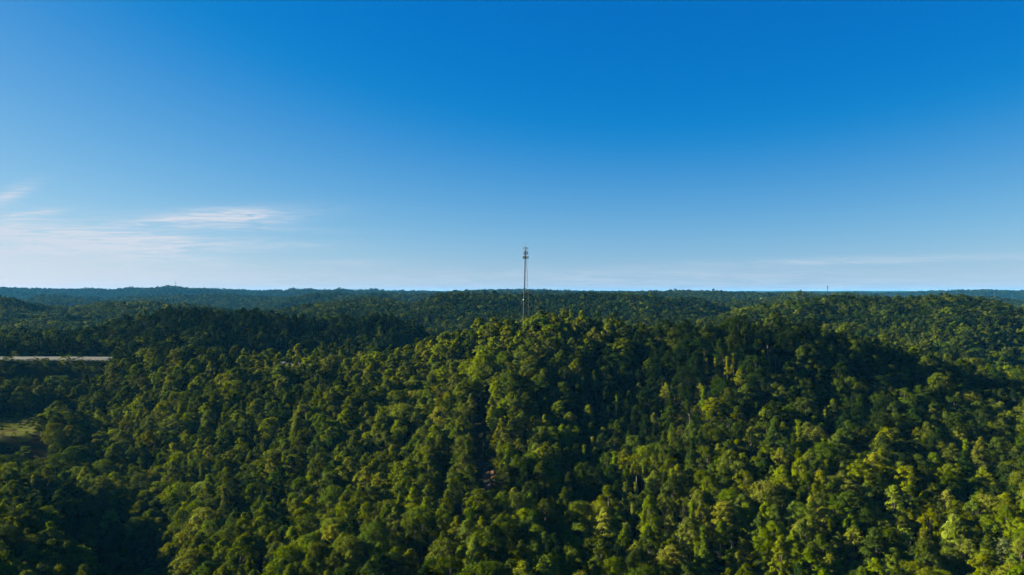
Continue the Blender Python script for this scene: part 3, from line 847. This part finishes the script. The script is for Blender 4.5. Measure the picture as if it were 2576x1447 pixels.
# far masts
def mast(dx, d, ytop, ybase, label, r0, guyed=True):
    X = (dx - CX) / F * d
    bz = float(ground(X, d)) - 1
    topz = CAMZ - (ytop - HY) / F * d
    root = empty("radio_mast", (X, d, bz))
    tag(root, label, "mast", "far radio masts on the skyline")
    H = topz - bz
    mb = MB()
    for k in range(3):
        a = k * 2.0944 + .3
        mb.tube([(math.cos(a) * r0 * 2.2, math.sin(a) * r0 * 2.2, 0), (math.cos(a) * r0, math.sin(a) * r0, H * .5), (math.cos(a) * r0 * .55, math.sin(a) * r0 * .55, H)], r0 * .26, 5)
    z = 2.0
    while z < H - 4:
        rr = r0 * (2.2 - 1.65 * z / H)
        for k in range(3):
            a, b = k * 2.0944 + .3, (k + 1) * 2.0944 + .3
            mb.tube([(math.cos(a) * rr, math.sin(a) * rr, z), (math.cos(b) * rr, math.sin(b) * rr, z + 3.2)], r0 * .12, 4)
        z += 3.2
    mb.build("lattice", M_STEEL_DARK, root)
    mb = MB()
    for k in range(3):
        a = k * 2.0944
        mb.box((math.cos(a) * r0 * 1.2, math.sin(a) * r0 * 1.2, H - 1.8), (.6, .4, 3.0), a)
    mb.build("antenna_array", M_PANEL_DARK, root)
    MB().tube([(0, 0, H - 1), (0, 0, H + 3)], .08, 5).build("lightning_rod", M_STEEL_DARK, root)
mast(2081.5, 1560, 719.5, 737, "thin lattice mast on the wooded ridge above the big right-hand hill", .75)
mast(441, 4640, 708, 722, "hair-thin mast on the blue knob at the far left skyline", 1.3)

# bare dead trees
def snag(dx, dy, H, label, r):
    u = (dx - CX) / F
    dd = np.linspace(190, 720, 1800)
    hit = np.argmax(ground(u * dd, dd) + H - (CAMZ - (dy - HY) / F * dd) > 0)
    X, Y = u * dd[hit], dd[hit]
    root = empty("dead_tree", (X, Y, float(ground(X, Y))), r.uniform(0, 6))
    tag(root, label, "dead tree", "bare dead trees on the right slope")
    l_ = r.normal(0, .25, 2)
    P_ = lambda t: Vector((l_[0] * t * 2, l_[1] * t * 2, -1 + (H + 1) * t))
    MB().tube([P_(t) for t in (0, .15, .4, .7, .9, 1)], [.36, .27, .22, .15, .09, .04], 7).build("trunk", M_SNAG, root, True)
    mb = MB()
    for k in range(16):
        t = r.uniform(.45, .97); a = r.uniform(0, 6.283); L = (1.15 - t) * H * r.uniform(.14, .3)
        p0 = P_(t); p2 = p0 + Vector((math.cos(a) * L, math.sin(a) * L, L * r.uniform(.3, 1.0))); p1 = p0.lerp(p2, .5) - Vector((0, 0, L * .1))
        mb.tube([p0, p1, p2], [.085, .055, .02], 5)
        for j in range(2):
            b_ = a + r.uniform(-1, 1); mb.tube([p1, p1 + Vector((math.cos(b_) * L * .5, math.sin(b_) * L * .5, L * .45))], [.045, .015], 4)
    mb.build("branches", M_SNAG, root)
M_SNAG = simple_mat("weathered_dead_wood", (.11, .092, .08), .95, 0, .25, .8)
snag(1739, 1040, 17, "tall bare pale trunk standing among green crowns midway down the right slope", np.random.default_rng(3))
snag(1767, 1172, 15, "shorter bare dead trunk below the taller one on the lower right slope", np.random.default_rng(4))
snag(1932, 868, 18, "grey leafless dead tree with spread branches among the dark oaks near the right knob", np.random.default_rng(5))
snag(1846, 1296, 13, "twiggy grey dead tree in the dark central gully near the bottom of the view", np.random.default_rng(6))

# utility pole in the cut
def utility_pole():
    X, Y = track_l[np.argmin(np.abs(track_l[:, 1] - 366))]; X -= 1.2; Y += 2
    bz = float(ground(X, Y))
    root = empty("utility_pole", (X, Y, bz))
    tag(root, "dark wooden utility pole with pale transformer in the cut beside the track", "utility pole")
    MB().tube([(0, 0, -1), (0, 0, 9.6)], [.19, .12], 10).build("pole", M_POLE, root, True)
    MB().box((0, 0, 9.0), (2.4, .12, .14)).build("crossarm", M_POLE, root)
    MB().tube([(.35, -.1, 7.4), (.35, -.1, 7.5), (.35, -.1, 8.4), (.35, -.1, 8.5)], [.2, .27, .27, .12], 12).build("transformer", M_TRANS, root, True)
    for o_ in (-1.1, 0.05, 1.1):
        MB().tube([(o_, 0, 9.05), (o_, 0, 9.2), (o_, 0, 9.32)], [.05, .07, .03], 8).build("insulator", M_PANEL, root)
utility_pole()

# guardrail on the valley side of the highway
def guardrail():
    i0 = 0
    L = road_l[::1]
    t = np.gradient(L, axis=0); t /= np.linalg.norm(t, axis=1)[:, None]
    nrm = np.stack([-t[:, 1], t[:, 0]], 1)
    e = L - nrm * 17.8
    c = e[(e[:, 0] / e[:, 1] * F + CX > -250) & (e[:, 0] / e[:, 1] * F + CX < 900)]
    root = empty("guardrail", (float(c[0][0]), float(c[0][1]), ROADZ))
    tag(root, "long grey guardrail along the valley edge of the highway", "guardrail")
    org = np.array([c[0][0], c[0][1], ROADZ])
    mb = MB()
    for i in range(len(c) - 1):
        a, b = c[i] - org[:2], c[i + 1] - org[:2]
        v = b - a; L_ = np.linalg.norm(v); an = math.atan2(v[1], v[0]); mid_ = (a + b) / 2
        mb.box((mid_[0], mid_[1], .85), (L_, .08, .32), an)
    mb.build("rail", M_STEEL, root)
    mb = MB()
    for i in range(len(c)):
        a = c[i] - org[:2]; mb.box((a[0], a[1] + .1, .3), (.16, .16, 1.3))
    po = mb.build("post", M_STEEL_DARK, root); po["kind"] = "stuff"
guardrail()

# ------------------------------------------------------------------ haze
HZ0 = float(Zg.min()) - 3; HZ1 = max(CAMZ + 45, float(Zg.max()) + 25)
hx = 27500.0
hv = [(x_, y_, z_) for z_ in (HZ0, HZ1) for x_, y_ in ((-hx, -300), (hx, -300), (hx, 26000), (-hx, 26000))]
hz = mesh_obj("haze", hv, [(0, 3, 2, 1), (4, 5, 6, 7), (0, 1, 5, 4), (1, 2, 6, 5), (2, 3, 7, 6), (3, 0, 4, 7)])
m, nt, nd, lk = new_mat("blue_air")
pv = nd.new("ShaderNodeVolumePrincipled")
pv.inputs["Color"].default_value = (.08, .46, 1, 1)
pv.inputs["Density"].default_value = 2.0e-5
pv.inputs["Anisotropy"].default_value = 0.0
oo = nd.new("ShaderNodeOutputMaterial"); lk.new(pv.outputs[0], oo.inputs["Volume"])
hz.data.materials.append(m)
tag(hz, "thin blue air over the valleys", "haze", kind="stuff")

# ------------------------------------------------------------------ light
sd_ = bpy.data.lights.new("sun", 'SUN'); sd_.energy = 5.0; sd_.angle = math.radians(.53); sd_.color = (1, .91, .66)
sun = bpy.data.objects.new("sun", sd_); COL.objects.link(sun)
az = math.radians(SUN_AZ); el = math.radians(SUN_EL)
to_sun = Vector((-math.sin(az) * math.cos(el), math.cos(az) * math.cos(el), math.sin(el)))
sun.rotation_euler = to_sun.to_track_quat('Z', 'Y').to_euler()
W = bpy.data.worlds.new("World"); S.world = W; W.use_nodes = True
nt = W.node_tree; nd, lk = nt.nodes, nt.links; nd.clear()
sky = nd.new("ShaderNodeTexSky"); sky.sky_type = 'NISHITA'; sky.sun_disc = False
sky.sun_elevation = el; sky.sun_rotation = -az      # rotation runs clockwise from +Y
sky.altitude = 300; sky.air_density = .8; sky.dust_density = .4; sky.ozone_density = 3
def math_n(op, a, b=None, clamp=False):
    n_ = nd.new("ShaderNodeMath"); n_.operation = op; n_.use_clamp = clamp
    for i, v in enumerate((a, b)):
        if v is None: continue
        if isinstance(v, (int, float)): n_.inputs[i].default_value = v
        else: lk.new(v, n_.inputs[i])
    return n_.outputs[0]
# film-like response of each channel (deep polarised blue overhead, pale horizon)
EXPO = 2.6
SKY_STRENGTH = .05
SKY_GAIN = 1 / (SKY_STRENGTH * 2 ** EXPO)
sp = nd.new("ShaderNodeSeparateColor"); lk.new(sky.outputs[0], sp.inputs[0])
cb = nd.new("ShaderNodeCombineColor")
for i, (c0, e_, p_, k_) in enumerate(((.1338, .012, .9, 1.163), (.2185, .10, .5, .965), (.1189, .012, .3, .899))):
    v = math_n('SUBTRACT', math_n('MULTIPLY', sp.outputs[i], .1), c0)
    v = math_n('MULTIPLY', math_n('ADD', v, math_n('SQRT', math_n('ADD', math_n('MULTIPLY', v, v), e_ * e_))), .5)
    v = math_n('MULTIPLY', math_n('POWER', v, p_), k_ * SKY_GAIN)
    lk.new(v, cb.inputs[i])
# thin cirrus low on the sunny side, with pale haze painted along the horizon
tc = nd.new("ShaderNodeTexCoord"); sx = nd.new("ShaderNodeSeparateXYZ"); lk.new(tc.outputs["Generated"], sx.inputs[0])
yy = math_n('MAXIMUM', sx.outputs[1], .05)
X_ = math_n('DIVIDE', sx.outputs[0], yy); Z_ = math_n('DIVIDE', sx.outputs[2], yy)
cxyz = nd.new("ShaderNodeCombineXYZ"); lk.new(X_, cxyz.inputs[0]); lk.new(Z_, cxyz.inputs[1])
mp = nd.new("ShaderNodeMapping"); mp.inputs["Rotation"].default_value = (0, 0, math.radians(-4)); mp.inputs["Scale"].default_value = (13, 170, 1)
lk.new(cxyz.outputs[0], mp.inputs[0])
n1 = nd.new("ShaderNodeTexNoise"); n1.inputs["Scale"].default_value = 1; n1.inputs["Detail"].default_value = 7; n1.inputs["Roughness"].default_value = .62; n1.inputs["Distortion"].default_value = 1.2
lk.new(mp.outputs[0], n1.inputs["Vector"])
wisp = None
WISPS = [(545, 546, 180, 20, -3, .75), (600, 549, 95, 15, 2, .55), (430, 553, 150, 11, -5, .45), (410, 601, 190, 9, 1, .75), (250, 604, 210, 14, 3, .55), (330, 628, 320, 12, -1, .7), (25, 490, 55, 15, -22, .8), (80, 539, 65, 9, -8, .7),
         (60, 625, 340, 60, 1, .68), (-100, 600, 260, 45, 1, .5), (400, 650, 130, 8, 2, .5), (150, 580, 200, 11, 2, .4), (540, 664, 50, 5, 0, .3), (760, 618, 50, 4, 0, .2), (880, 660, 130, 7, 0, .3), (640, 575, 190, 6, 2, .3), (200, 690, 500, 22, 0, .4), (2150, 656, 420, 9, -1.5, .42), (1700, 690, 500, 11, 0, .22), (1500, 722, 1700, 30, 0, .34)]
for (wx, wy, wl, wt, rot_, amp_) in WISPS:
    ux, uz = (wx - CX) / F, (HY - wy) / F
    dx_ = math_n('SUBTRACT', X_, ux); dz_ = math_n('SUBTRACT', Z_, uz)
    cr_, sr_ = math.cos(math.radians(-rot_)), math.sin(math.radians(-rot_))
    a_ = math_n('ADD', math_n('MULTIPLY', dx_, cr_ * F / wl), math_n('MULTIPLY', dz_, sr_ * F / wl))
    b_ = math_n('SUBTRACT', math_n('MULTIPLY', dz_, cr_ * F / wt), math_n('MULTIPLY', dx_, sr_ * F / wt))
    r2 = math_n('ADD', math_n('MULTIPLY', a_, a_), math_n('MULTIPLY', b_, b_))
    g_ = math_n('MULTIPLY', math_n('POWER', 2.718, math_n('MULTIPLY', r2, -.8)), amp_)
    wisp = g_ if wisp is None else math_n('ADD', wisp, g_)
mr = nd.new("ShaderNodeMapRange"); mr.inputs[1].default_value = .34; mr.inputs[2].default_value = .68; mr.inputs[3].default_value = .12; mr.inputs[4].default_value = 1.3
lk.new(n1.outputs["Fac"], mr.inputs[0])
cf = math_n('MULTIPLY', wisp, mr.outputs[0], True)
mxc = nd.new("ShaderNodeMixRGB"); lk.new(cf, mxc.inputs[0]); lk.new(cb.outputs[0], mxc.inputs[1]); mxc.inputs[2].default_value = (.64 * SKY_GAIN, .70 * SKY_GAIN, .79 * SKY_GAIN, 1)
bg = nd.new("ShaderNodeBackground"); bg.inputs[1].default_value = SKY_STRENGTH
lk.new(mxc.outputs[0], bg.inputs[0])
wo = nd.new("ShaderNodeOutputWorld"); lk.new(bg.outputs[0], wo.inputs[0])

# ------------------------------------------------------------------ render settings
S.view_settings.view_transform = 'Standard'; S.view_settings.look = 'None'
S.view_settings.exposure = EXPO; S.view_settings.gamma = 1
S.render.engine = 'CYCLES'
c = S.cycles
c.max_bounces = 4; c.diffuse_bounces = 1; c.glossy_bounces = 1; c.transmission_bounces = 3; c.volume_bounces = 0; c.transparent_max_bounces = 4
c.use_denoising = True; c.denoising_input_passes = 'RGB_ALBEDO_NORMAL'; c.denoising_prefilter = 'ACCURATE'
try: c.denoiser = 'OPENIMAGEDENOISE'
except Exception: pass
c.use_adaptive_sampling = True; c.adaptive_threshold = .01
c.caustics_reflective = False; c.caustics_refractive = False
S.render.use_persistent_data = False
